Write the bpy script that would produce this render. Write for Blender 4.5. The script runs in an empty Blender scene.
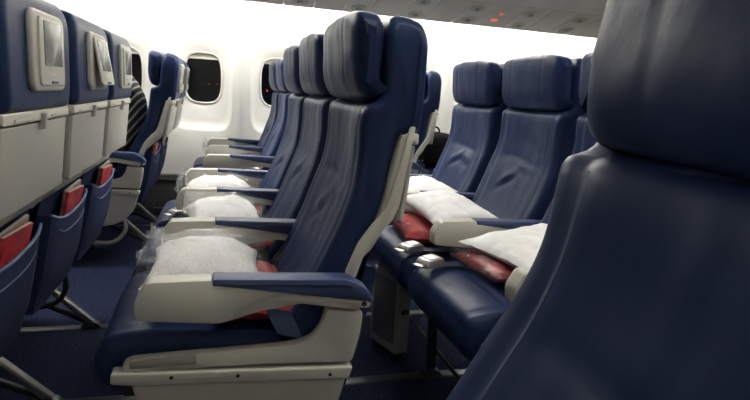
import bpy, bmesh, math, random
from mathutils import Vector, Matrix, noise
random.seed(7)
PI = math.pi
S = bpy.context.scene
COL = S.collection

# ------------------------------------------------------------------ materials
def mat(name, base=(.5,.5,.5), rough=.5, metal=0., spec=.5, bump=0., bscale=60., bdetail=3., stretch=(1,1,1),
        var=0., vscale=6., bump2=0., b2scale=8., coat=0., emit=None, estr=0., sheen=0.):
    m = bpy.data.materials.new(name); m.use_nodes = True
    nt = m.node_tree; N = nt.nodes; L = nt.links
    b = N['Principled BSDF']
    b.inputs['Base Color'].default_value = (*base, 1)
    b.inputs['Roughness'].default_value = rough
    b.inputs['Metallic'].default_value = metal
    b.inputs['Specular IOR Level'].default_value = spec
    b.inputs['Coat Weight'].default_value = coat
    b.inputs['Coat Roughness'].default_value = .25
    if sheen: b.inputs['Sheen Weight'].default_value = sheen
    if emit:
        b.inputs['Emission Color'].default_value = (*emit, 1); b.inputs['Emission Strength'].default_value = estr
    tc = N.new('ShaderNodeTexCoord'); mp = N.new('ShaderNodeMapping')
    mp.inputs['Scale'].default_value = stretch
    L.new(tc.outputs['Object'], mp.inputs['Vector'])
    if var:
        n = N.new('ShaderNodeTexNoise'); n.inputs['Scale'].default_value = vscale; n.inputs['Detail'].default_value = 4
        L.new(mp.outputs[0], n.inputs['Vector'])
        r = N.new('ShaderNodeMapRange'); r.inputs['To Min'].default_value = 1-var; r.inputs['To Max'].default_value = 1+var
        r.inputs['From Min'].default_value = .3; r.inputs['From Max'].default_value = .7
        L.new(n.outputs['Fac'], r.inputs['Value'])
        mx = N.new('ShaderNodeMix'); mx.data_type = 'RGBA'; mx.blend_type = 'MULTIPLY'; mx.inputs['Factor'].default_value = 1
        mx.inputs['A'].default_value = (*base, 1); L.new(r.outputs[0], mx.inputs['B'])
        L.new(mx.outputs['Result'], b.inputs['Base Color'])
    prev = None
    for (st, sc, dt) in ((bump, bscale, bdetail), (bump2, b2scale, 2.)):
        if not st: continue
        n = N.new('ShaderNodeTexNoise'); n.inputs['Scale'].default_value = sc; n.inputs['Detail'].default_value = dt
        L.new(mp.outputs[0], n.inputs['Vector'])
        bp = N.new('ShaderNodeBump'); bp.inputs['Strength'].default_value = st; bp.inputs['Distance'].default_value = .01
        L.new(n.outputs['Fac'], bp.inputs['Height'])
        if prev: L.new(prev.outputs['Normal'], bp.inputs['Normal'])
        prev = bp
    if prev: L.new(prev.outputs['Normal'], b.inputs['Normal'])
    return m

M = {}
M['leather'] = mat('navy_leather', (.0150,.0270,.078), .38, spec=.13, bump=.03, bscale=160, bump2=.16, b2scale=17, var=.12, vscale=5, stretch=(1,1,.7))
M['seam'] = mat('seam_thread', (.030,.046,.11), .6)
M['pad'] = mat('navy_arm_pad', (.036,.056,.14), .5, bump=.08, bscale=200)
M['plastic'] = mat('cream_plastic', (.56,.545,.485), .38, spec=.4, bump=.04, bscale=300, var=.03)
M['plastic_dim'] = mat('grey_beige_plastic', (.40,.39,.35), .42, bump=.04, bscale=260, var=.04)
M['plate'] = mat('grey_plate', (.33,.33,.29), .35, metal=.2, var=.08, vscale=30)
M['fabric'] = mat('blue_pocket_fabric', (.018,.027,.078), .85, spec=.2, bump=.5, bscale=380, var=.15, vscale=40)
M['piping'] = mat('pocket_piping', (.09,.12,.24), .7)
M['dark'] = mat('dark_metal', (.03,.032,.035), .5, metal=.3)
M['black'] = mat('black_rubber', (.012,.012,.014), .6)
M['alu'] = mat('brushed_aluminium', (.42,.41,.39), .35, metal=.85, bump=.05, bscale=90, stretch=(1,8,1))
M['chrome'] = mat('buckle_metal', (.70,.69,.66), .28, metal=.9)
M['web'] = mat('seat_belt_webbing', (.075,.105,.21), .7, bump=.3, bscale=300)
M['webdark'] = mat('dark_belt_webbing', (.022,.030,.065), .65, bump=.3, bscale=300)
M['screen'] = mat('screen_glass', (.17,.18,.165), .22, spec=.6)
M['badge'] = mat('screen_badge', (.62,.62,.58), .4, metal=.4)
M['pillow'] = mat('white_pillow_cotton', (.92,.92,.915), .85, bump=.25, bscale=9, bump2=.1, b2scale=300)
M['red'] = mat('red_fleece', (.36,.022,.032), .8, bump=.6, bscale=45, var=.35, vscale=22)
M['red_mag'] = mat('red_magazine_cover', (.42,.03,.035), .35, var=.5, vscale=25)
M['tan_mag'] = mat('tan_magazine_cover', (.40,.30,.20), .4, var=.6, vscale=40)
M['paper'] = mat('magazine_paper', (.6,.57,.5), .7)
M['wall'] = mat('cabin_wall_plastic', (.82,.82,.79), .45, bump=.03, bscale=200)
M['shade'] = mat('window_shade', (.66,.65,.58), .5)
M['wframe'] = mat('window_reveal', (.74,.73,.68), .4)
M['dado'] = mat('dado_panel', (.05,.053,.052), .6, var=.1)
M['ceil'] = mat('ceiling_panel', (.72,.71,.66), .5)
M['box_inset'] = mat('box_inset_panel', (.16,.165,.17), .4)
M['bounce'] = mat('bounce_wall_grey', (.20,.20,.20), .8)  # dull grey for the added end walls, keeps their bounce low
M['psu'] = mat('service_panel', (.74,.71,.61), .5, var=.03)
M['psu_ring'] = mat('service_ring', (.50,.48,.41), .45)
M['psu_lens'] = mat('service_lens', (.30,.29,.25), .3, metal=.3)
M['skin'] = mat('skin', (.50,.30,.22), .5)
M['hair'] = mat('dark_hair', (.02,.016,.013), .55, bump=.6, bscale=120, stretch=(1,1,.2))
M['trouser'] = mat('dark_trousers', (.03,.03,.035), .8)
M['bag'] = mat('black_bag_nylon', (.004,.004,.0045), .8, spec=.15, bump=.3, bscale=30)
M['red_light'] = mat('red_sign_light', (.8,.05,.02), .4, emit=(1.,.16,.07), estr=.6)
M['far_red'] = mat('distant_red_light', (.8,.05,.02), .4, emit=(1.,.06,.02), estr=1.5)
M['tube'] = mat('fluorescent_tube', (1,1,1), .4, emit=(1.,.985,.93), estr=36.)
M['tube_near'] = mat('dimmed_tube', (1,1,1), .4, emit=(1.,.97,.90), estr=1.5)
M['lens'] = mat('added_ceiling_lens', (1,1,1), .4, emit=(1.,.97,.90), estr=44.)  # added overhead panels, out of view
M['fill_near'] = mat('near_fill_lens', (1,1,1), .4, emit=(1.,.97,.90), estr=14.)  # near-side fill from above, added out of view

def carpet():
    m = mat('navy_carpet', (.022,.035,.10), .95, spec=.05)
    nt = m.node_tree; N = nt.nodes; L = nt.links; b = N['Principled BSDF']
    tc = N.new('ShaderNodeTexCoord')
    n = N.new('ShaderNodeTexNoise'); n.inputs['Scale'].default_value = 120; n.inputs['Detail'].default_value = 2
    L.new(tc.outputs['Object'], n.inputs['Vector'])
    r = N.new('ShaderNodeValToRGB')
    r.color_ramp.elements[0].position = .38; r.color_ramp.elements[0].color = (.0025,.004,.012,1)
    r.color_ramp.elements[1].position = .68; r.color_ramp.elements[1].color = (.021,.027,.062,1)
    L.new(n.outputs['Fac'], r.inputs['Fac']); L.new(r.outputs['Color'], b.inputs['Base Color'])
    bp = N.new('ShaderNodeBump'); bp.inputs['Strength'].default_value = .6; bp.inputs['Distance'].default_value = .006
    L.new(n.outputs['Fac'], bp.inputs['Height']); L.new(bp.outputs['Normal'], b.inputs['Normal'])
    return m
M['carpet'] = carpet()

def stripes():
    m = mat('striped_shirt', (.02,.02,.02), .8)
    nt = m.node_tree; N = nt.nodes; L = nt.links; b = N['Principled BSDF']
    tc = N.new('ShaderNodeTexCoord'); mp = N.new('ShaderNodeMapping')
    mp.inputs['Rotation'].default_value = (math.radians(-38), 0, 0)
    L.new(tc.outputs['Object'], mp.inputs['Vector'])
    w = N.new('ShaderNodeTexWave'); w.wave_type = 'BANDS'; w.bands_direction = 'Y'; w.inputs['Scale'].default_value = 11
    w.inputs['Distortion'].default_value = 1.2; w.inputs['Detail Scale'].default_value = .6
    L.new(mp.outputs[0], w.inputs['Vector'])
    r = N.new('ShaderNodeValToRGB'); r.color_ramp.elements[0].position = .70; r.color_ramp.elements[0].color = (.013,.013,.015,1)
    r.color_ramp.elements[1].position = .80; r.color_ramp.elements[1].color = (.42,.41,.36,1)
    L.new(w.outputs['Fac'], r.inputs['Fac']); L.new(r.outputs['Color'], b.inputs['Base Color'])
    return m
M['stripes'] = stripes()

def film(name, tint=(1,1,1), fac_min=.05, fac_max=.65, bs=26, strength=.9):
    m = bpy.data.materials.new(name); m.use_nodes = True
    nt = m.node_tree; N = nt.nodes; L = nt.links
    N.remove(N['Principled BSDF'])
    out = N['Material Output']
    t = N.new('ShaderNodeBsdfTransparent'); t.inputs['Color'].default_value = (*tint, 1)
    g = N.new('ShaderNodeBsdfGlossy'); g.inputs['Roughness'].default_value = .12
    tc = N.new('ShaderNodeTexCoord')
    n = N.new('ShaderNodeTexNoise'); n.inputs['Scale'].default_value = bs; n.inputs['Detail'].default_value = 5; n.inputs['Distortion'].default_value = 1.5
    L.new(tc.outputs['Object'], n.inputs['Vector'])
    bp = N.new('ShaderNodeBump'); bp.inputs['Strength'].default_value = strength; bp.inputs['Distance'].default_value = .02
    L.new(n.outputs['Fac'], bp.inputs['Height']); L.new(bp.outputs['Normal'], g.inputs['Normal'])
    fr = N.new('ShaderNodeLayerWeight'); fr.inputs['Blend'].default_value = .35
    L.new(bp.outputs['Normal'], fr.inputs['Normal'])
    mr = N.new('ShaderNodeMapRange'); mr.inputs['To Min'].default_value = fac_min; mr.inputs['To Max'].default_value = fac_max
    L.new(fr.outputs['Fresnel'], mr.inputs['Value'])
    mx = N.new('ShaderNodeMixShader'); L.new(mr.outputs[0], mx.inputs['Fac'])
    L.new(t.outputs[0], mx.inputs[1]); L.new(g.outputs[0], mx.inputs[2])
    L.new(mx.outputs[0], out.inputs['Surface'])
    return m
M['film'] = film('clear_plastic_film', (.995,.995,.995), .004, .20)
M['pane'] = film('window_glass', (.75,.77,.8), .012, .4, 2., .0)

# ------------------------------------------------------------------ mesh helpers
def finish(name, bm, m, parent=None, smooth=40, kind=None):
    bmesh.ops.recalc_face_normals(bm, faces=bm.faces[:])
    me = bpy.data.meshes.new(name); bm.to_mesh(me); bm.free()
    for mm in (m if isinstance(m, (list, tuple)) else [m]): me.materials.append(mm)
    if smooth:
        for p in me.polygons: p.use_smooth = len(p.vertices) < 9
        me.set_sharp_from_angle(angle=math.radians(smooth))
    o = bpy.data.objects.new(name, me); COL.objects.link(o)
    if parent: o.parent = parent
    if kind: o['kind'] = kind
    return o

def mesh_only(name, bm, m, smooth=40):
    bmesh.ops.recalc_face_normals(bm, faces=bm.faces[:])
    me = bpy.data.meshes.new(name); bm.to_mesh(me); bm.free()
    me.materials.append(m)
    for p in me.polygons: p.use_smooth = len(p.vertices) < 9
    me.set_sharp_from_angle(angle=math.radians(smooth))
    return me

def tag(o, label, cat, group=None):
    o['label'] = label; o['category'] = cat
    if group: o['group'] = group
    return o

def empty(name, loc, rz=0):
    o = bpy.data.objects.new(name, None); o.location = loc; o.rotation_euler = (0,0,rz); o.empty_display_size = .05
    COL.objects.link(o); return o

def round_poly(pts, r, seg=4):
    out = []; n = len(pts)
    for i in range(n):
        p = Vector(pts[i][:2]); a = Vector(pts[i-1][:2]); c = Vector(pts[(i+1)%n][:2])
        rr = pts[i][2] if len(pts[i]) > 2 else r
        d1 = (a-p); d2 = (c-p); l = min(rr, d1.length*.45, d2.length*.45)
        s = p + d1.normalized()*l; e = p + d2.normalized()*l
        for k in range(seg+1):
            t = k/seg
            out.append((1-t)**2*s + 2*t*(1-t)*p + t*t*e)
    return out

def catmull(pts, seg=8, closed=True):
    n = len(pts); P = [Vector(p) for p in pts]; out = []
    rng = range(n) if closed else range(n-1)
    for i in rng:
        p0 = P[i-1] if (closed or i > 0) else P[i]; p1 = P[i]; p2 = P[(i+1)%n]; p3 = P[(i+2)%n] if (closed or i+2 < n) else p2
        for k in range(seg):
            t = k/seg
            out.append(.5*((2*p1)+(-p0+p2)*t+(2*p0-5*p1+4*p2-p3)*t*t+(-p0+3*p1-3*p2+p3)*t**3))
    if not closed: out.append(P[-1])
    return out

def resample(pts, n):
    L = [0]; m = len(pts)
    for i in range(m): L.append(L[-1]+(pts[(i+1)%m]-pts[i]).length)
    out = []; j = 0
    for k in range(n):
        d = L[-1]*k/n
        while L[j+1] < d: j += 1
        t = (d-L[j])/max(L[j+1]-L[j],1e-9)
        out.append(pts[j].lerp(pts[(j+1)%m], t))
    return out

def area(pts): return sum(pts[i-1].x*pts[i].y-pts[i].x*pts[i-1].y for i in range(len(pts)))/2

def inset(pts, d):
    if d < 1e-7: return [p.copy() for p in pts]
    n = len(pts); s = 1 if area(pts) > 0 else -1; out = []
    for i in range(n):
        t = (pts[(i+1)%n]-pts[i-1]); t.normalize()
        out.append(pts[i] + Vector((-t.y, t.x))*s*d)
    return out

def loft_x(bm, prof, x0, x1, r=.02, nmid=10, nr=5, disp=None, axis='x', cap=True):
    """extruded profile with rounded ends; prof in (y,z); disp(x,y,z)->Vector"""
    st = []
    for k in range(nr+1):
        th = PI/2*k/nr; st.append((x0+r-r*math.cos(PI/2-th)*0 - r*math.cos(th), r*(1-math.sin(th))))
    for k in range(1, nmid): st.append((x0+r+(x1-x0-2*r)*k/nmid, 0))
    for k in range(nr+1):
        th = PI/2*(1-k/nr); st.append((x1-r+r*math.cos(th), r*(1-math.sin(th))))
    rings = []
    for x, ins in st:
        ring = []
        for p in inset(prof, ins):
            v = Vector((x, p.x, p.y))
            if disp: v = v + disp(v)
            if axis == 'y': v = Vector((v.y, v.x, v.z))
            elif axis == 'z': v = Vector((v.y, v.z, v.x))
            ring.append(bm.verts.new(v))
        rings.append(ring)
    n = len(prof)
    for a, b in zip(rings, rings[1:]):
        for i in range(n): bm.faces.new((a[i], a[(i+1)%n], b[(i+1)%n], b[i]))
    if cap: bm.faces.new(rings[0]); bm.faces.new(rings[-1])

def prism(bm, pts, x0, x1, r=.004, bev=.003, axis='x', seg=3, nr=2):
    pp = round_poly(pts, r, seg) if r else [Vector(p[:2]) for p in pts]
    loft_x(bm, pp, x0, x1, bev, 1, nr, None, axis)

def box(bm, x0, x1, y0, y1, z0, z1, b=.004):
    prism(bm, [(y0,z0),(y1,z0),(y1,z1),(y0,z1)], x0, x1, b, b)

def tube(bm, pts, r, seg=8, cap=True):
    P = [Vector(p) for p in pts]; rings = []
    up = Vector((0,0,1)); prev = None
    for i, p in enumerate(P):
        t = (P[min(i+1,len(P)-1)]-P[max(i-1,0)]).normalized()
        if prev is None:
            n = t.orthogonal().normalized()
        else:
            n = (prev - t*prev.dot(t)).normalized()
        prev = n; b = t.cross(n)
        rr = r[i] if isinstance(r, (list,tuple)) else r
        rings.append([bm.verts.new(p+(n*math.cos(2*PI*k/seg)+b*math.sin(2*PI*k/seg))*rr) for k in range(seg)])
    for a, c in zip(rings, rings[1:]):
        for i in range(seg): bm.faces.new((a[i], a[(i+1)%seg], c[(i+1)%seg], c[i]))
    if cap: bm.faces.new(rings[0]); bm.faces.new(rings[-1])

def disc(bm, c, nrm, r, h, seg=16):
    c = Vector(c); nrm = Vector(nrm).normalized(); a = nrm.orthogonal().normalized(); b = nrm.cross(a)
    rg = []
    for (rr, hh) in ((r,0),(r,h*.7),(r*.85,h)):
        rg.append([bm.verts.new(c+nrm*hh+(a*math.cos(2*PI*k/seg)+b*math.sin(2*PI*k/seg))*rr) for k in range(seg)])
    for p, q in zip(rg, rg[1:]):
        for i in range(seg): bm.faces.new((p[i], p[(i+1)%seg], q[(i+1)%seg], q[i]))
    bm.faces.new(rg[-1]); bm.faces.new(rg[0])

def ribbon(bm, pts, wdir, w, th=.0025):
    """a strap: a flat band following pts, wide along wdir"""
    P = [Vector(p) for p in pts]; W = Vector(wdir).normalized()*w/2; rings = []
    for i, p in enumerate(P):
        t = (P[min(i+1,len(P)-1)]-P[max(i-1,0)]).normalized(); n = t.cross(W).normalized()*th/2
        rings.append([bm.verts.new(v) for v in (p-W-n, p+W-n, p+W+n, p-W+n)])
    for a, c in zip(rings, rings[1:]):
        for i in range(4): bm.faces.new((a[i], a[(i+1)%4], c[(i+1)%4], c[i]))
    bm.faces.new(rings[0]); bm.faces.new(rings[-1])

def nz(x, y, z, s, seed=0): return noise.noise(Vector((x*s+seed*7.3, y*s+seed*3.1, z*s)))
def gauss(d, w): return math.exp(-(d/w)**2)

# ------------------------------------------------------------------ seat meshes (seat-local: x across, +y forward, z up)
HW = .225
def m_backrest(seed):
    pr = round_poly([(-.135,.50,.02),(-.15,.455,.02),(-.26,.455,.02),(-.275,.56,.05),(-.31,.68,.05),(-.340,.76,.05),(-.358,.85,.05),(-.371,.915,.01),
        (-.416,.925,.012),(-.421,.945,.02),(-.422,1.04,.05),(-.422,1.125,.03),(-.412,1.158,.03),(-.375,1.170,.02),(-.345,1.168,.02),(-.332,1.14,.02),(-.331,1.0,.03),
        (-.318,.985,.02),(-.292,.975,.02),(-.287,.94,.04),(-.287,.87,.05),(-.277,.80,.05),(-.255,.74,.05),(-.226,.66,.05),(-.19,.58,.05)], .02, 5)
    pr = resample(pr, 150)
    def d(v):
        x, y, z = v
        out = Vector((0,0,0))
        mid = -.335+(.97-z)*.28
        if y > mid and z < .985:                      # front panel
            c = max(0., 1-(abs(x)/.17)**2)
            f = -.011*c + .006*nz(x,0,z,6,seed) + .0022*nz(x*1.6,0,z*.6,15,seed+3)
            f -= .005*gauss(abs(x)-.176,.009)
            f -= .005*c*gauss(z-.795-.05*x-.012*nz(x,0,0,9,seed),.011)
            for sg, zc, sl, am in ((1,.700+.02*math.sin(seed*2.1),.35+.15*math.cos(seed),.75),(-1,.725+.025*math.cos(seed*1.7),.15-.2*math.sin(seed*3.),.5)):          # slanting folds in the lumbar area
                t = (x-sg*.045)/.065
                zz = z-zc+sg*sl*(x-sg*.045)+.008*nz(x,z,0,20,seed)
                f -= am*.009*max(0,1-t*t)*gauss(zz,.012)
                f += am*.007*max(0,1-t*t)*gauss(zz-.028,.014)
            out.y += f
        elif z < .95:                                # gusset
            out.x += .002*nz(x,y,z,12,seed)*(1 if x > 0 else -1)
        if z > 1.09: out.x -= x*.16*((z-1.09)/.08)**2   # rounded shoulders
        # waist
        out.x += -x*.05*max(0,1-((z-.88)/.10)**2) if z < .985 else 0
        return out
    bm = bmesh.new(); loft_x(bm, pr, -HW, HW, .022, 36, 5, d)
    return mesh_only('backrest', bm, M['leather'], 50)

from mathutils.bvhtree import BVHTree
def m_seams(me):
    """double stitching down one side of the front panel, laid on the leather"""
    bv = BVHTree.FromPolygons([v.co for v in me.vertices], [tuple(p.vertices) for p in me.polygons])
    res = []
    for sd in (-1,1):
        bm = bmesh.new()
        P1 = []
        for i in range(31):
            z = .965-.37*i/30; x = sd*(.166-.004*max(0,1-((z-.88)/.10)**2))
            h = bv.ray_cast(Vector((x,.3,z)), Vector((0,-1,0)))
            if h[0]: P1.append((x, h[0].y, z))
        ribbon(bm, P1, (1,0,0), .0045, .0012)
        res.append(mesh_only('seam', bm, M['seam']))
    return res

def m_headrest(seed):
    pr = []
    for k in range(64):
        a = 2*PI*k/64; c, s = math.cos(a), math.sin(a); e = .62
        pr.append(Vector((-.300+.034*math.copysign(abs(c)**e,c)+ (.012*s if c > 0 else 0), 1.080+.095*math.copysign(abs(s)**e,s))))
    def d(v):
        x, y, z = v; o = Vector((0,0,0))
        w = max(0,(y+.30)/.055)
        o.y += w*(.012*(1-(x/.2)**2) - .0035*gauss(abs(x)-.105,.006) + .006*nz(x,0,z,11,seed) + .0025*nz(x*1.2,0,z,22,seed+5))
        o.z += .004*nz(x,y,0,10,seed) - .012*(x/.2)**4*(1 if z > 1.08 else -.6)
        o.z -= (.002*gauss(abs(x)-.105,.008)) if z > 1.14 else 0
        return o
    bm = bmesh.new(); loft_x(bm, pr, -.212, .212, .042, 44, 7, d)
    return mesh_only('headrest', bm, M['leather'], 60)

def m_cushion(seed):
    pr = resample(round_poly([(-.16,.375,.02),(.18,.365,.03),(.238,.385,.03),(.246,.43,.03),(.228,.482,.045),(.16,.496,.04),(.02,.487,.05),(-.12,.474,.03),(-.165,.45,.02)], .02, 6), 96)
    def d(v):
        x, y, z = v; o = Vector((0,0,0))
        if z > .44:
            o.z += .006*(1-(x/.2)**2)+.004*nz(x,y,0,9,seed) - .005*gauss(abs(x)-.18,.008) - .005*gauss(y-.10,.007)*(1 if abs(x)<.18 else 0)
        if y > .2: o.y += .004*nz(x,0,z,10,seed)-.003*gauss(z-.455,.006)
        return o
    bm = bmesh.new(); loft_x(bm, pr, -.224, .224, .030, 30, 6, d)
    return mesh_only('seat_cushion', bm, M['leather'], 60)

def m_shell():
    bm = bmesh.new()
    out = [(-.392,.920),(-.384,.85),(-.372,.775),(-.350,.715),(-.322,.665),(-.297,.64)]
    inn = [(-.284,.655),(-.30,.675),(-.325,.715),(-.344,.77),(-.360,.85),(-.3725,.915),(-.374,.920)]
    pr = round_poly([*out, *inn], .006, 3)
    loft_x(bm, pr, -.222, .222, .004, 6, 2)
    # raised lip that carries the tray latch
    prism(bm, [(-.413,.923),(-.413,.900),(-.384,.900),(-.384,.923)], -.222, .222, .004, .004)
    for s in (-1,1):
        prism(bm, [(-.4155,.911),(-.4155,.905),(-.405,.905),(-.405,.911)], s*.12-.05, s*.12+.05, .001, .001)
        # recline side cheeks
        a, b = (.2255,.2305) if s > 0 else (-.2305,-.2255)
        cheek = [(-.401,.940),(-.388,.857),(-.377,.769),(-.363,.733),(-.331,.700),(-.305,.662),(-.287,.601),(-.262,.601),(-.264,.622),(-.287,.682),(-.317,.726),(-.345,.757),(-.351,.778),(-.371,.856),(-.387,.938)]
        prism(bm, cheek, a, b, .010, .0015)
    return mesh_only('back_shell', bm, M['plastic'])

def m_tray():
    bm = bmesh.new()
    prism(bm, [(-.4085,.897),(-.390,.897),(-.372,.728),(-.392,.722)], -.218, .218, .005, .006)
    return mesh_only('tray_table', bm, M['plastic_dim'])

def m_latch():
    bm = bmesh.new()
    prism(bm, [(-.424,.917),(-.412,.917),(-.407,.882),(-.419,.882)], -.009, .009, .003, .003)
    return mesh_only('latch', bm, M['plastic_dim'])

def rrect(w, h, cx=0, cz=0): return [(cx-w/2,cz-h/2),(cx+w/2,cz-h/2),(cx+w/2,cz+h/2),(cx-w/2,cz+h/2)]
def m_housing():
    bm = bmesh.new()
    pr = round_poly(rrect(.232,.162,.006,1.044), .03, 5)
    loft_x(bm, pr, -.433, -.418, .007, 1, 4, None, 'y')
    return mesh_only('screen_housing', bm, M['plastic_dim'])
def m_monitor():
    bm = bmesh.new()
    pr = round_poly(rrect(.174,.136,.010,1.044), .012, 4)
    loft_x(bm, pr, -.438, -.431, .003, 1, 2, None, 'y')
    return mesh_only('monitor', bm, M['plastic'])
def m_display():
    bm = bmesh.new(); prism(bm, rrect(.128,.090,.010,1.061), -.4395, -.4370, .004, .0008, 'y')
    return mesh_only('display', bm, M['screen'])
def m_badge():
    bm = bmesh.new()
    for k, w in enumerate((.010,.006,.012,.008,.010)):
        prism(bm, rrect(w+.0005,.004,-.012+k*.0105,.998), -.4390, -.4378, .001, .0003, 'y')
    return mesh_only('badge', bm, M['badge'])
def m_gap():
    bm = bmesh.new(); prism(bm, rrect(.045,.005,.012,.982), -.4399, -.4377, .001, .0004, 'y')
    return mesh_only('slot', bm, M['black'])

def m_lowerback():
    bm = bmesh.new()
    pr = round_poly([(-.318,.672),(-.300,.60),(-.270,.47),(-.25,.37),(-.18,.36),(-.175,.45),(-.265,.455),(-.272,.56),(-.29,.64)], .012, 3)
    loft_x(bm, pr, -.218, .218, .01, 8, 3)
    return mesh_only('lower_back_cover', bm, M['fabric'])
def m_pocket():
    bm = bmesh.new(); n = 24; rows = 14
    def P(u, v, off):
        x = -.205+.41*u; c = (2*u-1)
        top = .585 + .035*(abs(c)**2.5)          # dips in the middle
        z = .335+(top-.335)*v
        y = -.262 - .050*(z-.335)/.25
        bag = .026*math.sin(PI*min(1,v*.62+.14))*(1-.55*abs(c)**6)
        return Vector((x, y-.012-bag-off+.003*nz(u*3,v*3,0,1.7,4), z))
    def sheet(off):
        return [[bm.verts.new(P(i/n, j/rows, off)) for i in range(n+1)] for j in range(rows+1)]
    a = sheet(0); b = sheet(.004)
    for j in range(rows):
        for i in range(n):
            bm.faces.new((a[j][i],a[j][i+1],a[j+1][i+1],a[j+1][i])); bm.faces.new((b[j][i],b[j][i+1],b[j+1][i+1],b[j+1][i]))
    for i in range(n):
        for j in (0,rows): bm.faces.new((a[j][i],a[j][i+1],b[j][i+1],b[j][i]))
    for j in range(rows):
        for i in (0,n): bm.faces.new((a[j][i],a[j+1][i],b[j+1][i],b[j][i]))
    # closed sides towards the cover
    for i in (0,n):
        for j in range(rows):
            p, q = a[j][i].co, a[j+1][i].co
            v = [bm.verts.new(w) for w in (p, q, (q.x, -.245-.05*(q.z-.335)/.25, q.z), (p.x, -.245-.05*(p.z-.335)/.25, p.z))]
            bm.faces.new(v)
    me = mesh_only('literature_pocket', bm, M['fabric'], 60)
    bm = bmesh.new(); tube(bm, [P(i/n,1,.002) for i in range(n+1)], .0045, 6)
    tube(bm, [P(.14+.72*i/n, .82+.05*abs(2*i/n-1)**3, .004) for i in range(n+1)]+[P(.87,.80-.7*k/8,.004) for k in range(9)], .0022, 5)
    return me, mesh_only('piping', bm, M['piping'])

def m_arm():
    bm = bmesh.new()
    up = [(.133,.6215,.010),(.156,.583,.010),(.154,.545,.010),(.0,.532,.01),(-.018,.537),(-.045,.566,.03),(-.10,.586,.03),(-.165,.588,.03),(-.25,.574,.02),(-.29,.553,.01),(-.312,.553,.006),(-.314,.575,.006),(-.262,.604,.006),(.002,.6125,.002),(.0125,.615,.003),(.0135,.6235,.005)]
    prism(bm, up, -.024, .024, .006, .003)
    lo = [(.0,.528),(-.083,.552),(-.166,.565),(-.286,.545),(-.30,.56),(-.16,.592),(.02,.592)]
    prism(bm, lo, -.016, .016, .006, .003)
    a = mesh_only('armrest', bm, M['plastic'])
    bm = bmesh.new()
    prism(bm, [(.012,.6255,.004),(-.262,.6180,.012),(-.305,.595,.012),(-.319,.570,.006),(-.311,.563,.003),(-.262,.602,.01),(.012,.611,.002)], -.0255, .0255, .004, .004)
    b = mesh_only('arm_pad', bm, M['pad'])
    bm = bmesh.new(); disc(bm, (-.024,-.298,.563), (-1,0,0), .006, .0025)
    c = mesh_only('pivot_screw', bm, M['dark'])
    return a, b, c

def m_side():
    bm = bmesh.new()
    up = [(.183,.430,.010),(.181,.448,.010),(.165,.456,.012),(-.054,.464,.05),(-.15,.468,.03),(-.192,.480,.03),(-.214,.512,.02),(-.221,.546,.010),(-.303,.537,.010),(-.300,.49,.03),(-.284,.42,.010),(-.10,.428,.02)]
    prism(bm, up, -.258, -.229, .006, .005)
    trim = [(.202,.433,.006),(.204,.409,.006),(.16,.402,.01),(0,.398,.02),(-.278,.383,.006),(-.286,.412,.006),(0,.424,.03)]
    prism(bm, trim, -.264, -.229, .006, .005)
    low = [(.168,.403,.01),(.15,.33,.05),(.06,.235,.06),(-.06,.205,.06),(-.18,.225,.06),(-.255,.30,.04),(-.275,.384,.006),(0,.399,.02)]
    prism(bm, low, -.252, -.232, .02, .006)
    s = mesh_only('side_panel', bm, M['plastic'])
    bm = bmesh.new(); prism(bm, [(.168,.4555),(.043,.4595),(.041,.440),(.168,.438)], -.2605, -.252, .002, .002)
    p = mesh_only('nameplate', bm, M['plate'])
    bm = bmesh.new()
    disc(bm, (-.2635,0,0), (-1,0,0), .0042, .0015, 10)
    c = mesh_only('screw', bm, M['black'])
    return s, p, c

def m_frame():
    bm = bmesh.new()
    for y in (-.13,.13): tube(bm, [(-.226,y,.335),(.226,y,.335)], .022, 10)
    box(bm, -.20, .20, -.16, .19, .345, .366)
    return mesh_only('seat_frame', bm, M['dark'])
def m_leg():
    bm = bmesh.new()
    prism(bm, [(.045,.345),(.015,.345),(-.30,.030),(-.282,.014)], -.014, .014, .004, .005)
    a = mesh_only('brace', bm, M['alu'])
    bm = bmesh.new(); prism(bm, [(.085,.35),(.055,.35),(.04,.02),(.07,.02)], -.014, .014, .004, .004)
    p = mesh_only('leg', bm, M['dark'])
    bm = bmesh.new(); prism(bm, [(.03,.20),(.03,.175),(-.262,.02),(-.275,.035)], -.008, .008, .003, .003)
    l = mesh_only('strut', bm, M['dark'])
    f = []
    for y in (.055,-.285):
        bm = bmesh.new(); prism(bm, [(y-.045,.0),(y+.035,.0),(y+.03,.018),(y+.01,.030),(y-.01,.030),(y-.03,.020)], -.017, .017, .003, .003)
        f.append(mesh_only('track_fitting', bm, M['dark']))
    return p, a, l, f
def m_bar():
    bm = bmesh.new(); tube(bm, [(-.2525,.03,.085),(0,.03,.085),(.2525,.03,.085)], .008, 10)
    return mesh_only('baggage_bar', bm, M['dark'])
def m_hoop():
    bm = bmesh.new()
    tube(bm, catmull([Vector(p) for p in ((.16,-.24,.38),(.16,-.275,.33),(.16,-.275,.27),(.16,-.235,.225),(.16,-.15,.215),(.16,-.06,.25),(.16,-.03,.34))], 6, False), .009, 8)
    return mesh_only('hanging_strap', bm, M['black'])

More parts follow.
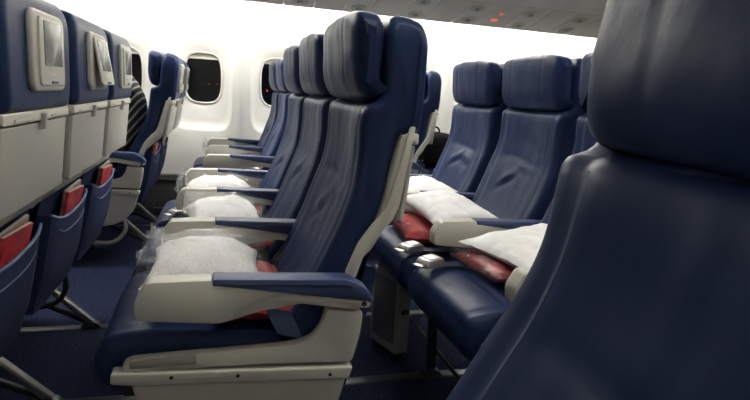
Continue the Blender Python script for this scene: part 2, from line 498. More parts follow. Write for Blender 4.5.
SEEDS = 4
MB_ = [m_backrest(i) for i in range(SEEDS)]; MH = [m_headrest(i) for i in range(SEEDS)]; MC = [m_cushion(i) for i in range(SEEDS)]
MS = [m_seams(m_) for m_ in MB_]
ms = dict(shell=m_shell(), tray=m_tray(), latch=m_latch(), housing=m_housing(), monitor=m_monitor(), display=m_display(), badge=m_badge(), slot=m_gap(),
          lower=m_lowerback(), frame=m_frame(), bar=m_bar(), hoop=m_hoop())
ms['pocket'], ms['piping'] = m_pocket(); ms['arm'], ms['pad'], ms['pivot'] = m_arm(); ms['side'], ms['plate'], ms['screw'] = m_side(); ms['leg'], ms['brace'], ms['strut'], ms['foot'] = m_leg()

def part(name, me, parent, mtx=None, label=None):
    o = bpy.data.objects.new(name, me); COL.objects.link(o); o.parent = parent
    if mtx is not None: o.matrix_local = mtx
    if label: o['label'] = label
    return o

def about(p, ang, ax='X'):
    p = Vector(p); return Matrix.Translation(p) @ Matrix.Rotation(ang, 4, ax) @ Matrix.Translation(-p)

P_ = .5052
GROUP = 'navy leather airline seats'
def seat(x, y, label, seed=0, recline=0., arms='-', side=None, legs=(0.,), pop=0., hr=0., bar=True, hoop=False):
    r = empty('airline_seat', (x, y, 0)); tag(r, label, 'seat', GROUP)
    part('seat_cushion', MC[seed%SEEDS], r)
    part('seat_frame', ms['frame'], r)
    R = about((0,-.22,.47), math.radians(recline))
    b = part('backrest', MB_[seed%SEEDS], r, R); [part('seam', q_, b) for q_ in MS[seed%SEEDS]]
    part('headrest', MH[(seed+1)%SEEDS], r, R @ Matrix.Translation((0,hr,0)))
    sh = part('back_shell', ms['shell'], r, R)
    t = part('tray_table', ms['tray'], r, R); part('latch', ms['latch'], t)
    h = part('screen_housing', ms['housing'], r, R)
    mo = part('monitor', ms['monitor'], r, R @ about((0,-.430,1.11), math.radians(-pop)) if pop else R)
    part('display', ms['display'], mo); part('badge', ms['badge'], mo); part('slot', ms['slot'], mo)
    part('lower_back_cover', ms['lower'], r)
    pk = part('literature_pocket', ms['pocket'], r); part('piping', ms['piping'], pk)
    for s in arms:
        a = part('armrest', ms['arm'], r, Matrix.Translation((-.2526 if s == '-' else .2526, 0, 0)))
        part('arm_pad', ms['pad'], a, label='navy padded top of the armrest'); part('pivot_screw', ms['pivot'], a)
    if side:
        mtx = Matrix.Identity(4) if side == '-' else Matrix.Scale(-1, 4, (1,0,0))
        sp = part('side_panel', ms['side'], r, mtx)
        part('nameplate', ms['plate'], sp, label='grey metal plate on the cream panel'); [part('screw', ms['screw'], sp, Matrix.Translation((0,y_,z_))) for y_, z_ in ((.09,.4165),(-.04,.4105),(-.235,.398))]
    for lx in legs:
        l = part('leg', ms['leg'], r, Matrix.Translation((lx,0,0))); part('brace', ms['brace'], l, label='bright metal brace of the leg'); part('strut', ms['strut'], l); [part('track_fitting', q_, l) for q_ in ms['foot']]
    if bar: part('baggage_bar', ms['bar'], r)
    if hoop: part('hanging_strap', ms['hoop'], r)
    return r

D1 = 1.0989
XC = [D1+.2526+P_*i for i in range(3)]           # middle block
XF = [3.1788+.2526, 3.1788+.2526+P_]             # far pair
YD, YA, YB = .785, 0., -.81
YFD, YFA, YFB, YFC = .703, -.063, -.873, -1.683
T2, T3 = 1.750-XC[1], 2.330-XC[2]                # where the seat tracks run under the block
LEG = [(0.,), (T2,), (T3,)]
lab = ['aisle', 'middle', 'far']
A = [seat(XC[0], YA, 'navy leather seat with its cream aisle side panel facing us, foreground of the middle row', 0, 0, '-', '-', LEG[0]),
     seat(XC[1], YA, 'navy leather middle seat of the central row, second headrest behind the big near aisle seat', 1, 0, '-', None, LEG[1]),
     seat(XC[2], YA, 'navy leather seat at the far end of the central row, third headrest from us', 2, 0, '-+', None, LEG[2])]
D = [seat(XC[0], YD, 'seat at the left photo edge, largest grey back screen and blank tray facing us', 1, 0, '-', '-', LEG[0]),
     seat(XC[1], YD, 'seat back with its small screen tilted out, between two other screen backs at left', 2, 0, '-', None, LEG[1], pop=9, hoop=True),
     seat(XC[2], YD, 'seat back with the farthest and smallest screen of the left row of three', 3, 0, '-+', None, LEG[2])]
B = [seat(XC[0], YB, 'aisle seat right of the cream side panel, mostly hidden by the big dark seat', 3, 0, '-', '-', LEG[0]),
     seat(XC[1], YB, 'navy seat in the right row facing us, full creased back beside the dark foreground seat', 0, 0, '-', None, LEG[1]),
     seat(XC[2], YB, 'navy seat in the right row facing us, the far one with the smaller headrest', 1, 0, '-+', None, LEG[2])]
E = seat(.5341-.2526, .052, 'huge dark navy seat back and headrest filling the right foreground', 2, 11, '+', '+', (-.05,), hr=-.010)
FD = [seat(XF[0], YFD, 'aisle seat of the window pair seen from its side, behind the striped shirt passenger', 2, 5.5, '-', '-', (0.1,), hoop=False),
      seat(XF[1], YFD, 'window seat beyond the passenger’s seat, only its screen edge and pocket showing', 3, 5.5, '-+', '+', (.1,))]
FA = [seat(XF[0], YFA, 'aisle seat of the window pair beyond the middle row, cream armrest beyond the aisle', 3, 0, '-', '-', (.1,)),
      seat(XF[1], YFA, 'window seat next to the wall beyond the middle row, farthest small headrest by the window', 0, 0, '-+', '+', (.1,))]
FB = [seat(XF[0], YFB, 'dark side view of a seat back in the gap between the middle and right rows', 1, 0, '-', '-', (.1,)),
      seat(XF[1], YFB, 'window seat beyond the dark side-on seat back in the gap, almost hidden', 2, 0, '-+', '+', (.1,))]
FC = [seat(XF[0], YFC, 'aisle seat behind the dark side-on seat back, far right of the gap, mostly hidden', 0, 0, '-', '-', (.1,)),
      seat(XF[1], YFC, 'window seat carrying the black bag, in the gap beyond the right row', 2, 0, '-+', '+', (.1,))]

# tray-side baggage hoop under the passenger's seat
bm = bmesh.new(); tube(bm, catmull([Vector(p) for p in ((-.20,-.13,.33),(-.20,-.185,.27),(-.20,-.20,.18),(-.20,-.14,.112),(-.20,-.04,.108),(-.20,.06,.11))], 6, False), .011, 8)
finish('baggage_bar', bm, M['plastic_dim'], FD[0])

# seat belts (parts of their seats)
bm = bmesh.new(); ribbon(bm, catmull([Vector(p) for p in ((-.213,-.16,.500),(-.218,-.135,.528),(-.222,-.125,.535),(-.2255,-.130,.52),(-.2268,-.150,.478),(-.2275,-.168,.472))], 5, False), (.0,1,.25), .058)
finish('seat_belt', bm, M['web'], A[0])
def buckle(parent, path, at, rz, tilt=0):
    bm = bmesh.new(); ribbon(bm, catmull([Vector(p) for p in path], 5, False), (1,0,0) if abs(path[0][1]-path[-1][1]) > abs(path[0][0]-path[-1][0]) else (0,1,0), .046)
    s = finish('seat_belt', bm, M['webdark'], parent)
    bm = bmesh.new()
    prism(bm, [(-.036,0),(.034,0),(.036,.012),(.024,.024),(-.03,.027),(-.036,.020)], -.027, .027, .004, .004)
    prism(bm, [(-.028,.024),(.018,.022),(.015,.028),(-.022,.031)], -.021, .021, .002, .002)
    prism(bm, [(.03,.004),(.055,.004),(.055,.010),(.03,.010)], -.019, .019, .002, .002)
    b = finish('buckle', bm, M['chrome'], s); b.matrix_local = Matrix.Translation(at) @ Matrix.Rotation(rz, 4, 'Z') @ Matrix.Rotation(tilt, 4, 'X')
# B row, seat-local coordinates
buckle(B[0], ((.165,-.15,.488),(.162,-.05,.497),(.155,.06,.505),(.145,.16,.509)), (.140,.200,.507), .35)
buckle(B[1], ((-.17,-.12,.490),(-.175,-.02,.495),(-.18,.08,.502),(-.188,.16,.505)), (-.190,.200,.502), .30)
buckle(A[2], ((-.16,-.05,.488),(-.165,.04,.494),(-.17,.1,.501)), (-.17,.15,.500), .5)

# ------------------------------------------------------------------ pillows and blankets
def puff(hx, hy, hz, e=.55, n=36, seed=0, wr=.006, corner=.10):
    """pillow: two domed sheets meeting in a thin seam with pulled-out corners; the middle of its height at z=0"""
    bm = bmesh.new()
    def P(u, v, s):
        f = max(0,(1-abs(u)**2.6))*max(0,(1-abs(v)**2.6))
        h = hz*(f**e)
        x = hx*u*(1-corner*(1-v*v)); y = hy*v*(1-corner*(1-u*u))
        w = wr*nz(x,y,s*3,14,seed)*(.3+f)+ wr*.7*nz(x,y,s*3,34,seed+2)
        return Vector((x+w*.5, y+w*.5, s*h+w))
    T = [[bm.verts.new(P(-1+2*i/n, -1+2*j/n, 1)) for i in range(n+1)] for j in range(n+1)]
    Bt = [[(T[j][i] if i in (0,n) or j in (0,n) else bm.verts.new(P(-1+2*i/n, -1+2*j/n, -1))) for i in range(n+1)] for j in range(n+1)]
    for j in range(n):
        for i in range(n):
            bm.faces.new((T[j][i],T[j][i+1],T[j+1][i+1],T[j+1][i])); bm.faces.new((Bt[j][i],Bt[j][i+1],Bt[j+1][i+1],Bt[j+1][i]))
    return bm

PG = 'white pillows left on the seats'
def pillow(loc, hx, hy, hz, rot, label, wrapped, seed):
    r = empty('pillow', loc); r.rotation_euler = rot; tag(r, label, 'pillow', PG)
    finish('pillow_case', puff(hx, hy, hz, .58, 36, seed), M['pillow'], r, 60)
    if wrapped:
        bm = puff(hx+.018, hy+.024, hz+.008, .45, 44, seed+9, .012, .0)
        for v in bm.verts:                     # crumpled open end of the bag stands up at the front
            x, y, z = v.co
            t = max(0,(y-hy*.75)/(hy*.4))
            v.co.z += t*.050*(1+1.2*nz(x,y,z,16,seed)); v.co.y -= t*.012 + .004*nz(x,y,z,55,seed)
        finish('plastic_wrap', bm, M['film'], r, 30)
    return r
pillow((XC[0]+.015,.030,.556), .168, .135, .066, (.04,.02,.0), 'plump white pillow in clear plastic on the near aisle seat', True, 1)
pillow((XC[1]+.01,-.015,.562), .172, .125, .070, (.03,.0,.05), 'white pillow in clear plastic between the second and third armrests of the middle row', True, 2)
pillow((XC[2]+.0,.010,.560), .175, .140, .066, (.0,.0,-.04), 'crumpled plastic-wrapped white pillow on the far end seat of the middle row', True, 3)
pillow((XF[0]+.0,-.09,.535), .17, .13, .034, (.0,.0,.02), 'thin white pillow glimpsed under the arch of the armrest across the aisle', True, 4)
pillow((XF[1]+.0,-.02,.545), .175, .125, .042, (.0,.0,.0), 'plastic-wrapped pillow on the window seat beside the wall, farthest of the middle row', True, 5)
pillow((XC[0]+.02,YB-.09,.598), .185, .165, .040, (-.14,.03,.12), 'flat white pillow beside the edge of the big dark seat', False, 6)
pillow((XC[1]-.005,YB+.012,.612), .195, .118, .040, (-.12,-.07,.05), 'flat white pillow leaning on the red packet behind the cream armrest end', False, 7)
pillow((XC[2]-.01,YB-.05,.592), .18, .15, .045, (-.12,-.02,.0), 'white pillow half hidden, leftmost of the three in the right row', False, 8)

RG = 'red blankets in clear plastic'
def blanket(loc, hx, hy, hz, rot, label, seed):
    r = empty('blanket_packet', loc); r.rotation_euler = rot; tag(r, label, 'blanket', RG)
    finish('folded_blanket', puff(hx, hy, hz, .35, 26, seed, .009, .04), M['red'], r, 60)
    finish('plastic_wrap', puff(hx+.014, hy+.018, hz+.007, .4, 30, seed+4, .010, .0), M['film'], r, 30)
blanket((XC[0]-.045,-.075,.520), .165, .085, .030, (0,0,.06), 'red blanket packet under the arch of the nearest cream armrest', 1)
blanket((XC[1]-.03,-.105,.520), .16, .07, .028, (0,0,0), 'red blanket packet behind the second pillow, under the second armrest', 2)
blanket((XC[2]-.02,-.13,.515), .16, .05, .024, (0,0,0), 'red blanket packet behind the far end pillow of the middle row', 3)
blanket((XF[0]+.02,-.215,.522), .16, .035, .03, (0,0,0), 'speck of red blanket packet under the armrest across the aisle', 4)
blanket((XC[0]+.075,YB+.03,.526), .135, .055, .026, (0,.03,.05), 'red blanket packet poking out from under the pillow by the big dark seat', 5)
blanket((XC[1]+.02,YB+.095,.530), .165, .085, .033, (0,0,-.12), 'red blanket packet left of the cream armrest end, beside the belt buckles', 6)
blanket((XC[2]-.01,YB+.07,.524), .15, .07, .03, (0,0,.05), 'red blanket packet under the leftmost pillow of the right row', 7)

# ------------------------------------------------------------------ magazines in the pockets
MG = 'magazines in the seat pockets'
def magazine(xc, yseat, dx, h, m, ry, label, w=.19):
    bm = bmesh.new()
    prism(bm, [(-.0045,0),(.0045,0),(.0045,h),(-.0045,h)], -w/2, w/2, .001, .001)
    o = finish('magazine', bm, m); bm = bmesh.new()
    prism(bm, [(-.0032,h-.001),(.0032,h-.001),(.0032,h+.0006),(-.0032,h+.0006)], -w/2+.003, w/2-.003, .0004, .0004)
    finish('page_block', bm, M['paper'], o)
    o.location = (xc+dx, yseat-.289+.0, .375); o.rotation_euler = (math.radians(10.5), ry, 0)
    tag(o, label, 'magazine', MG); return o
for i, (nm, dx) in enumerate((('nearest left seat pocket', .05), ('second seat pocket from the left', .08), ('third seat pocket from the left', .09))):
    a = magazine(XC[i], YD, dx-.015, .275, M['red_mag'], .05, 'red magazine standing in the %s' % nm)
    b = magazine(XC[i], YD, dx+.015, .285, M['tan_mag'], -.03, 'tan patterned magazine behind the red one in the %s' % nm)
    b.location.y += .0115
magazine(XF[0], YFD, .04, .27, M['red_mag'], .03, 'red magazine in the pocket of the passenger’s seat')
magazine(XF[1], YFD, .04, .275, M['tan_mag'], .03, 'tan magazine in the pocket of the window seat by the wall')

# ------------------------------------------------------------------ box under the right row, bag, track covers
r = empty('equipment_box', (1.955, -.650, .03)); r.rotation_euler = (0,0,.33)
tag(r, 'grey equipment box hanging under the front of the right row seats', 'box')
bm = bmesh.new(); box(bm, -.09, .09, -.030, .030, 0, .315, .008); finish('casing', bm, M['plastic_dim'], r)
bm = bmesh.new(); prism(bm, rrect(.14,.25,0,.160), .029, .0325, .012, .0015, 'y'); finish('front_panel', bm, M['box_inset'], r)
bm = bmesh.new(); box(bm, -.092, -.088, -.02, .015, .16, .178, .001); finish('vent_slot', bm, M['dark'], r)
for sx in (-.06,.06):
    bm = bmesh.new(); box(bm, sx-.010, sx+.010, -.02, .02, -.03, .003, .002); finish('foot', bm, M['dark'], r)
bm = bmesh.new(); prism(bm, [(-.06,.30),(.09,.30),(.08,.24),(.03,.205),(-.03,.215)], -.05, .05, .012, .008)
eh = finish('electronics_housing', bm, M['plastic_dim'], B[1]); eh.location = (-.16, .03, .03)

bm = bmesh.new()
pr = []
for k in range(48):
    a = 2*PI*k/48; c, s = math.cos(a), math.sin(a)
    pr.append(Vector((.125*math.copysign(abs(c)**.7,c), .13+.13*math.copysign(abs(s)**.75,s))))
loft_x(bm, pr, -.15, .15, .07, 12, 6, lambda v: Vector((.008*nz(*v,9,2), .010*nz(*v,9,3), .006*nz(*v,9,4))))
rb = empty('travel_bag', (XF[1]-.03, -1.575, .497)); tag(rb, 'black rounded soft bag in the gap between the dark seat back and the right row', 'bag')
finish('bag_body', bm, M['bag'], rb, 60)
bm = bmesh.new(); tube(bm, catmull([Vector(p) for p in ((-.08,.02,.245),(-.06,.02,.285),(0,.02,.30),(.06,.02,.285),(.08,.02,.245))], 6, False), .007, 8)
finish('handle', bm, M['bag'], rb)

# ------------------------------------------------------------------ passenger (leaning forward in the far aisle seat)
def skin(name, verts, edges, radii, m, parent, root=0, sub=2):
    me = bpy.data.meshes.new(name); me.from_pydata([Vector(v) for v in verts], edges, []); me.update()
    o = bpy.data.objects.new(name, me); COL.objects.link(o)
    mod = o.modifiers.new('s', 'SKIN'); mod.use_smooth_shade = True
    sv = me.skin_vertices[0].data
    for i, rr in enumerate(radii): sv[i].radius = rr if isinstance(rr, tuple) else (rr, rr); sv[i].use_root = (i == root)
    ss = o.modifiers.new('u', 'SUBSURF'); ss.levels = sub; ss.render_levels = sub
    bpy.context.view_layer.update()
    dg = bpy.context.evaluated_depsgraph_get()
    me2 = bpy.data.meshes.new_from_object(o.evaluated_get(dg)); me2.name = name
    bpy.data.objects.remove(o); me2.materials.clear(); me2.materials.append(m)
    for p in me2.polygons: p.use_smooth = True
    o2 = bpy.data.objects.new(name, me2); COL.objects.link(o2); o2.parent = parent
    return o2
pers = empty('person', (XF[0], .640, .500)); pers.scale = (1.05,1.05,1.05)
tag(pers, 'seated passenger in a black and white striped shirt leaning forward behind the left seat backs', 'person')
# local: hips at y=-.10,z=.10 ; leaning forwards (+y)
V = [(0,-.085,.10),(0,-.13,.24),(0,-.130,.38),(0,-.105,.490),(0,-.03,.545),(0,.03,.585)]       # pelvis, waist, chest, upper back, neck, skull base
Rr = [(.145,.10),(.145,.095),(.16,.10),(.14,.085),.052,.05]
Ed = [(0,1),(1,2),(2,3),(3,4),(4,5)]
def chain(start, pts, rr):
    p = start
    for q_, r_ in zip(pts, rr):
        V.append(q_); Rr.append(r_); Ed.append((p, len(V)-1)); p = len(V)-1
    return p
for s in (-1,1):
    chain(3, [(s*.155,-.075,.465),(s*.185,.03,.33),(s*.175,.10,.20),(s*.14,.22,.15),(s*.10,.315,.125)], [.062,.050,.043,.038,.027])
    chain(0, [(s*.085,.0,.085),(s*.10,.20,.075),(s*.105,.345,.06),(s*.105,.37,-.10),(s*.105,.33,-.36),(s*.105,.33,-.445),(s*.105,.44,-.462)], [.082,.072,.058,.052,.040,.036,.032])
body = skin('body', V, Ed, Rr, M['skin'], pers)
def subset(idx, grow, name, m):
    mp = {i: k for k, i in enumerate(idx)}
    skin(name, [V[i] for i in idx], [(mp[a], mp[b]) for a, b in Ed if a in mp and b in mp],
         [tuple(t+grow for t in (Rr[i] if isinstance(Rr[i], tuple) else (Rr[i],Rr[i]))) for i in idx], m, pers)
subset([0,1,2,3,4,6,7,8,9,18,19,20,21], .010, 'striped_shirt', M['stripes'])
subset([0]+list(range(11,16))+list(range(23,28)), .012, 'trousers', M['trouser'])
# head: bowed forward, joined to the body mesh
bm = bmesh.new(); bmesh.ops.create_icosphere(bm, subdivisions=4, radius=1)
for v in bm.verts:
    x, y, z = v.co
    jaw = max(0,-z)
    X = x*.074*(1-.28*jaw); Y = y*.095*(1-.12*jaw)+ (.012*jaw if y > 0 else 0); Z = z*.118
    if y > .5: Y += .022*gauss(x,.16)*gauss(z+.12,.20)                       # nose
    if y > .5: Y -= .010*(gauss(abs(x)-.36,.16)*gauss(z-.10,.13))            # eye sockets
    if y > .5: Y += .006*gauss(x,.28)*gauss(z+.46,.07)-.005*gauss(x,.3)*gauss(z+.53,.03)
    if abs(x) > .93: X += math.copysign(.014,x)*gauss(z+.05,.28)*gauss(y+.1,.3)
    v.co = (X, Y, Z)
hm = Matrix.Translation((0,.10,.60)) @ Matrix.Rotation(math.radians(-62), 4, 'X')
bmesh.ops.transform(bm, matrix=hm, verts=bm.verts)
def hand(bm, s):
    wrist = Vector((s*.10,.315,.125)); f = Vector((-s*.15,.95,-.25)).normalized(); sd = Vector((1,.15*s,0)).normalized(); up = sd.cross(f).normalized()
    if up.z < 0: up = -up
    tube(bm, [wrist, wrist+f*.03, wrist+f*.065, wrist+f*.088], [.024,.030,.034,.026], 10)
    for k, ln in enumerate((.058,.070,.074,.066)):
        o = wrist+f*.082+sd*((k-1.5)*.019)
        tube(bm, [o, o+f*ln*.45, o+f*ln*.8-up*.012, o+f*ln*.9-up*.028], [.0095,.009,.008,.006], 8)
    o = wrist+f*.03-sd*s*.026
    tube(bm, [o, o-sd*s*.022+f*.022, o-sd*s*.026+f*.05], [.012,.0105,.007], 8)
for s in (-1,1): hand(bm, s)
hm_me = bpy.data.meshes.new('tmp'); bm.to_mesh(hm_me); bm.free()
bm = bmesh.new(); bm.from_mesh(body.data); bm.from_mesh(hm_me); bpy.data.meshes.remove(hm_me)
bm.to_mesh(body.data); bm.free()
for p in body.data.polygons: p.use_smooth = True
bm = bmesh.new(); bmesh.ops.create_icosphere(bm, subdivisions=4, radius=1)
for v in list(bm.verts):
    if v.co.y > .30 and v.co.z < .52 or v.co.z < -.55: bm.verts.remove(v)
for v in bm.verts: v.co = (v.co.x*.083, v.co.y*.104-.004, v.co.z*.128); v.co += v.co*.02*nz(*v.co,60,1)
bmesh.ops.transform(bm, matrix=hm, verts=bm.verts)
finish('hair', bm, M['hair'], pers, 60)

# ------------------------------------------------------------------ cabin shell
XW, XN = 4.392, -.36
Y0, Y1 = -4.3, 2.4
WZ, WP, WY = 1.047, .559, .132
def struct(name, bm, m, smooth=40, parent=None): return finish(name, bm, m, parent, smooth, 'structure')
bm = bmesh.new(); box(bm, XN-.02, XW+.02, Y0, Y1, -.06, 0, .001); struct('floor', bm, M['carpet'])
bm = bmesh.new()
for xt in (1.750, 2.330):
    prism(bm, [(xt-.026,.0),(xt+.026,.0),(xt+.018,.004),(xt-.018,.004)], Y0, Y1, .001, .001, 'y')
for k in (-1,1):
    prism(bm, [(4.05-.024,0),(4.05+.024,0),(4.05+.018,.004),(4.05-.018,.004)], Y0, Y1, .001, .001, 'y')
    break
struct('trim_1', bm, mat('track_cover', (.03,.032,.038), .3, metal=.4))

def sup(a, hw, hh, e):
    c, s = math.cos(a), math.sin(a)
    return hw*math.copysign(abs(c)**e, c), hh*math.copysign(abs(s)**e, s)
def wall(name, side, ks, zt=1.78):
    """sidewall panels: each has a window hole set in a wide scooped recess"""
    x0 = XW if side > 0 else XN
    bm = bmesh.new(); n = 72
    def curve(z): return -side*(.020*max(0,(z-1.15))/.4 + .26*max(0,z-1.15)**2*.5)
    def pt(y, z, dep): return Vector((x0 + curve(z) + side*dep, y, z))
    for k in ks:
        cy = WY + k*WP
        zs = WZ
        b0, b1, t0, t1 = cy-WP/2+.002, cy+WP/2-.002, .32, zt
        rings = []
        # (half width, half height up, half height down, exponent, depth)
        spec = [(.132,.182,.182,.62,.078),(.150,.202,.202,.60,.072),(.166,.225,.230,.56,.060),(.186,.29,.315,.46,.050),(.195,.345,.352,.42,.038),(.204,.40,.372,.38,.021),(.212,.44,.386,.37,.006),(.220,.475,.398,.36,0)]
        for hw, hu, hd, e, dep in spec:
            ring = []
            for i in range(n):
                a = 2*PI*i/n; yy, zz = sup(a, hw, hu if math.sin(a) > 0 else hd, e)
                ring.append(bm.verts.new(pt(cy+yy, zs+zz, dep)))
            rings.append(ring)
        ring = []
        for i in range(n):
            a = 2*PI*i/n; c, s = math.cos(a), math.sin(a)
            hy = (WP/2-.002); hz = (t1-zs) if s > 0 else (zs-t0)
            m_ = max(abs(c), abs(s)); yy, zz = hy*c/m_, hz*s/m_
            ring.append(bm.verts.new(pt(cy+yy, zs+zz, 0)))
        rings.append(ring)
        for a, b in zip(rings, rings[1:]):
            for i in range(n): bm.faces.new((a[i], a[(i+1)%n], b[(i+1)%n], b[i]))
    # backing behind the panel joints
    zz = [.32+(zt-.32)*i/12 for i in range(13)]
    for k in list(ks)+[max(ks)+1]:
        yj = WY + k*WP - WP/2
        c = [[bm.verts.new(pt(yj+d, z, .006)) for d in (-.008,.008)] for z in zz]
        for a, b in zip(c, c[1:]): bm.faces.new((a[0],a[1],b[1],b[0]))
    return struct(name, bm, M['wall'], 50)
KS = range(-7, 4)
wall('wall_far', 1, KS); wall('wall_near', -1, KS)
bm = bmesh.new()
for side, xx in ((1, XW), (-1, XN)):
    prism(bm, [(xx-side*.012,.0),(xx+side*.03,.0),(xx+side*.03,.322),(xx-side*.004,.322),(xx-side*.012,.314)], Y0, Y1, .002, .002, 'y')
for y0 in [(-3.9+i*.56) for i in range(11)]:
    for (a, b, c, d) in ((y0,y0+.21,.05,.285),(y0+.26,y0+.47,.05,.285)):
        for (p0,p1,p2,p3) in ((a,b,c,c+.012),(a,b,d-.012,d),(a,a+.012,c,d),(b-.012,b,c,d)):
            box(bm, XW-.020, XW-.010, p0, p1, p2, p3, .002)
struct('baseboard_far', bm, M['dado'])

wn = 0
for side, xx in ((1, XW), (-1, XN)):
    for k in KS:
        wn += 1; cy = WY + k*WP
        bm = bmesh.new(); n = 64
        def ring(hw, hh, dep, e=.62):
            out = []
            for i in range(n):
                y, z = sup(2*PI*i/n, hw, hh, e); out.append(bm.verts.new((xx+side*dep, cy+y, WZ+z)))
            return out
        rs = [ring(.142,.190,.068), ring(.137,.186,.064), ring(.129,.181,.070), ring(.127,.179,.112)]
        for a, b in zip(rs, rs[1:]):
            for i in range(n): bm.faces.new((a[i],a[(i+1)%n],b[(i+1)%n],b[i]))
        w = struct('window_%d' % wn, bm, M['wframe'])
        bm = bmesh.new(); a = ring(.1275,.180,.104); b = ring(.1275,.180,.108)
        bm.faces.new(a); bm.faces.new(b)
        for i in range(n): bm.faces.new((a[i],a[(i+1)%n],b[(i+1)%n],b[i]))
        finish('pane', bm, M['pane'], w)
        # shade pulled down a little: a slat with a lip at its foot
        dz = .020 if side > 0 else .3
        zb = WZ + (.138 if side > 0 else -.16)
        bm = bmesh.new()
        prism(bm, [(xx+side*.090,zb),(xx+side*.096,zb),(xx+side*.096,WZ+.186),(xx+side*.090,WZ+.186)], cy-.118, cy+.118, .001, .001, 'y')
        prism(bm, [(xx+side*.084,zb),(xx+side*.098,zb),(xx+side*.098,zb+.012),(xx+side*.084,zb+.012)], cy-.112, cy+.112, .003, .003, 'y')
        finish('window_shade', bm, M['shade'], w)

# bins, service strips and the strip lights between strip and sidewall
def mirror_x(x): return XW+XN-x
for side in (1,-1):
    X = (lambda x: x) if side > 0 else mirror_x
    nm = 'far' if side > 0 else 'near'
    bm = bmesh.new()
    pr = [(X(3.50),1.652),(X(3.44),1.672),(X(3.36),1.78),(X(3.36),1.98),(X(3.46),2.10),(X(4.20),2.14),(X(4.14),1.72),(X(3.90),1.72)]
    prism(bm, pr, Y0, Y1, .02, .002, 'y')
    b = struct('trim_%d' % (2 if side > 0 else 3), bm, M['ceil'])
    # the strip: one panel per stretch
    n0 = 0
    for j in range(8):
        ya = -3.79 + j*.80
        r = empty('service_panel', (X(3.69), ya+.4, 1.60))
        where = 'above the far windows' if side > 0 else 'above the near windows'
        tag(r, 'beige overhead strip %s with reading lights and air nozzles' % where, 'overhead panel', 'beige overhead service panels %s' % where)
        def pp(x, y, off):  # a point on the sloping underside
            return Vector((X(x)-r.location.x, y, 1.55+(3.88-x)*.263-off-1.60))
        bm = bmesh.new()
        for (s0, s1) in ((-.398,-.202),(-.198,.012),(.016,.196),(.200,.398)):
            v = [[pp(x, y, o) for x in (3.885,3.502)] for y in (s0,s1) for o in (0,-.03)]
            c = [bm.verts.new(q) for row in v for q in row]
            for f in ((0,1,5,4),(2,3,7,6),(0,1,3,2),(4,5,7,6),(0,2,6,4),(1,3,7,5)): bm.faces.new([c[i] for i in f])
        bmesh.ops.bevel(bm, geom=bm.edges[:], offset=.003, segments=1, affect='EDGES')
        finish('panel', bm, M['psu'], r)
        nrm = Vector((-.254*(1 if side > 0 else -1),0,-.967))
        for y in (-.30, .106):
            for x, rad, nme in ((3.605,.034,'reading_light'),(3.795,.034,'air_nozzle')):
                bm = bmesh.new(); p = pp(x, y+(.02 if x < 3.7 else 0), 0)
                disc(bm, p, nrm, rad+.020, .007, 24); e_ = finish(nme, bm, M['psu_ring'], r)
                bm = bmesh.new(); disc(bm, p+nrm*.005, nrm, rad*.62, .010, 20); finish('lens' if x < 3.7 else 'nozzle', bm, M['psu_lens'], e_)
        if side > 0 and j == 2:
            # no smoking and fasten belt symbols, lit red
            bm = bmesh.new()
            def bar(x0, y0, x1, y1, w):
                a = Vector((x0,y0)); d = (Vector((x1,y1))-a); nn = Vector((-d.y,d.x)).normalized()*w/2
                q = [a-nn, a+d-nn, a+d+nn, a+nn]
                lo = [bm.verts.new(pp(t.x, t.y, .0005)) for t in q]; hi = [bm.verts.new(pp(t.x, t.y, .003)) for t in q]
                bm.faces.new(lo); bm.faces.new(hi)
                for i in range(4): bm.faces.new((lo[i],lo[(i+1)%4],hi[(i+1)%4],hi[i]))
            yc = -1.868-(ya+.4)
            for k in range(14):
                a0, a1 = 2*PI*k/14, 2*PI*(k+1)/14
                bar(3.755+.020*math.cos(a0), yc+.022*math.sin(a0), 3.755+.020*math.cos(a1), yc+.022*math.sin(a1), .005)
            bar(3.741, yc-.016, 3.769, yc+.016, .005); bar(3.755, yc-.018, 3.755, yc+.018, .005)
            finish('no_smoking_sign', bm, M['red_light'], r); bm = bmesh.new()
            bar(3.632, yc-.02, 3.652, yc+.001, .006); bar(3.652, yc-.001, 3.632, yc+.02, .006); bar(3.652, yc-.012, 3.652, yc+.012, .006)
            disc(bm, pp(3.658, yc, 0), nrm, .007, .003, 12)
            finish('seat_belt_sign', bm, M['red_light'], r)
    for j in range(5):
        yc = -3.6 + j*1.28
        r = empty('strip_light', (X(4.12), yc, 1.65))
        tag(r, 'white fluorescent strip light hidden above the %s windows' % nm, 'light', 'strip lights above the %s windows' % nm)
        bm = bmesh.new(); tube(bm, [(0,-.60,0),(0,.60,0)], .018, 12); finish('lamp_tube', bm, M['tube'] if side > 0 else M['tube_near'], r)
        bm = bmesh.new(); box(bm, -.06, .06, -.62, .62, .03, .06, .003)
        for s in (-1,1): box(bm, -.022, .022, s*.605-.012, s*.605+.012, -.02, .032, .003)
        finish('lamp_holder', bm, M['ceil'], r)
bm = bmesh.new(); box(bm, XN-.1, XW+.1, Y0, Y1, 2.16, 2.2, .001); struct('ceiling', bm, M['ceil'])
bm = bmesh.new(); box(bm, XN-.1, XW+.1, Y1, Y1+.03, 0, 2.2, .001); struct('bounce_wall_front', bm, M['bounce'])  # unseen wall added to close the open front end and bounce light
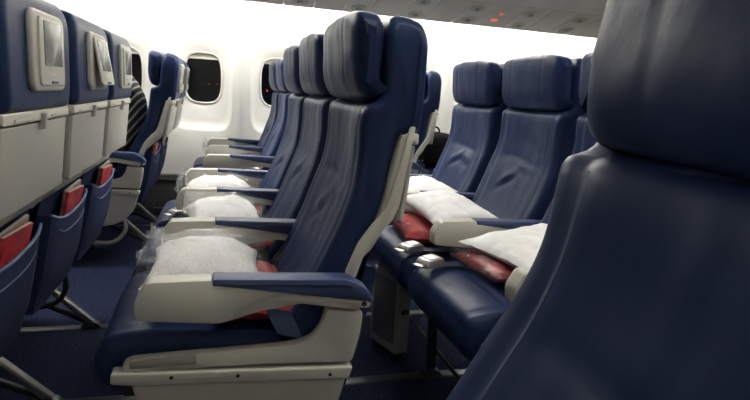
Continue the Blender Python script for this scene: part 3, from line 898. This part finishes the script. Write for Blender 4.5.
bm = bmesh.new(); box(bm, XN-.1, XW+.1, Y0-.03, Y0, 0, 2.2, .001); struct('bounce_wall_rear', bm, M['bounce'])  # same at the open rear end, added for light bounce
for x in (.83, 3.25):  # unseen panels, added and placed for how they light the seats
    for y in ((-2.6,-.6,1.2) if x > 2 else (-2.65,-.95)):
        r = empty('added_ceiling_light', (x, y, 2.158)); nm = 'near' if x < 2 else 'far'
        tag(r, 'long flat ceiling light added out of view to brighten the %s side' % nm, 'light', 'added ceiling lights for the %s side' % nm)
        bm = bmesh.new(); box(bm, -.075, .075, -.8, .8, -.02, 0, .003); finish('light_frame', bm, M['ceil'], r)
        bm = bmesh.new(); box(bm, -.055, .055, -.78, .78, -.026, -.02, .001); finish('lens', bm, M['lens'] if x > 2 else M['fill_near'], r)

# airport lights far outside
for i, (y, z, rr) in enumerate(((2.23,1.04,.06),(.81,1.05,.04),(.29,1.05,.04),(1.3,1.05,.022),(-3.07,.85,.06),(-3.5,.50,.06))):
    bm = bmesh.new(); bmesh.ops.create_icosphere(bm, subdivisions=2, radius=rr)
    o = finish('runway_light', bm, M['far_red']); o.location = (40, y, z)
    tag(o, 'small red light glowing in the dark outside the windows', 'light', 'red lights outside the windows')

# ------------------------------------------------------------------ world, camera, view
w = bpy.data.worlds.new('night'); S.world = w; w.use_nodes = True
w.node_tree.nodes['Background'].inputs['Color'].default_value = (.003,.003,.004,1)
F = Vector((.94492698,-.26987349,-.18515211)); Rv = Vector((-.26242367,-.96282121,.06410254)); U = Vector((.19556796,.01198392,.98061693))
cd = bpy.data.cameras.new('camera'); cam = bpy.data.objects.new('camera', cd); COL.objects.link(cam)
cd.sensor_width = 36; cd.lens = 553.031/750*36; cd.clip_start = .02; cd.clip_end = 200
mt = Matrix.Identity(4)
for i in range(3): mt[i][0], mt[i][1], mt[i][2] = Rv[i], U[i], -F[i]
mt.translation = (0,0,.99886); cam.matrix_world = mt
S.camera = cam
S.view_settings.view_transform = 'Standard'; S.view_settings.look = 'None'
S.view_settings.gamma = 1; S.view_settings.use_curve_mapping = False
S.view_settings.exposure = 0.68
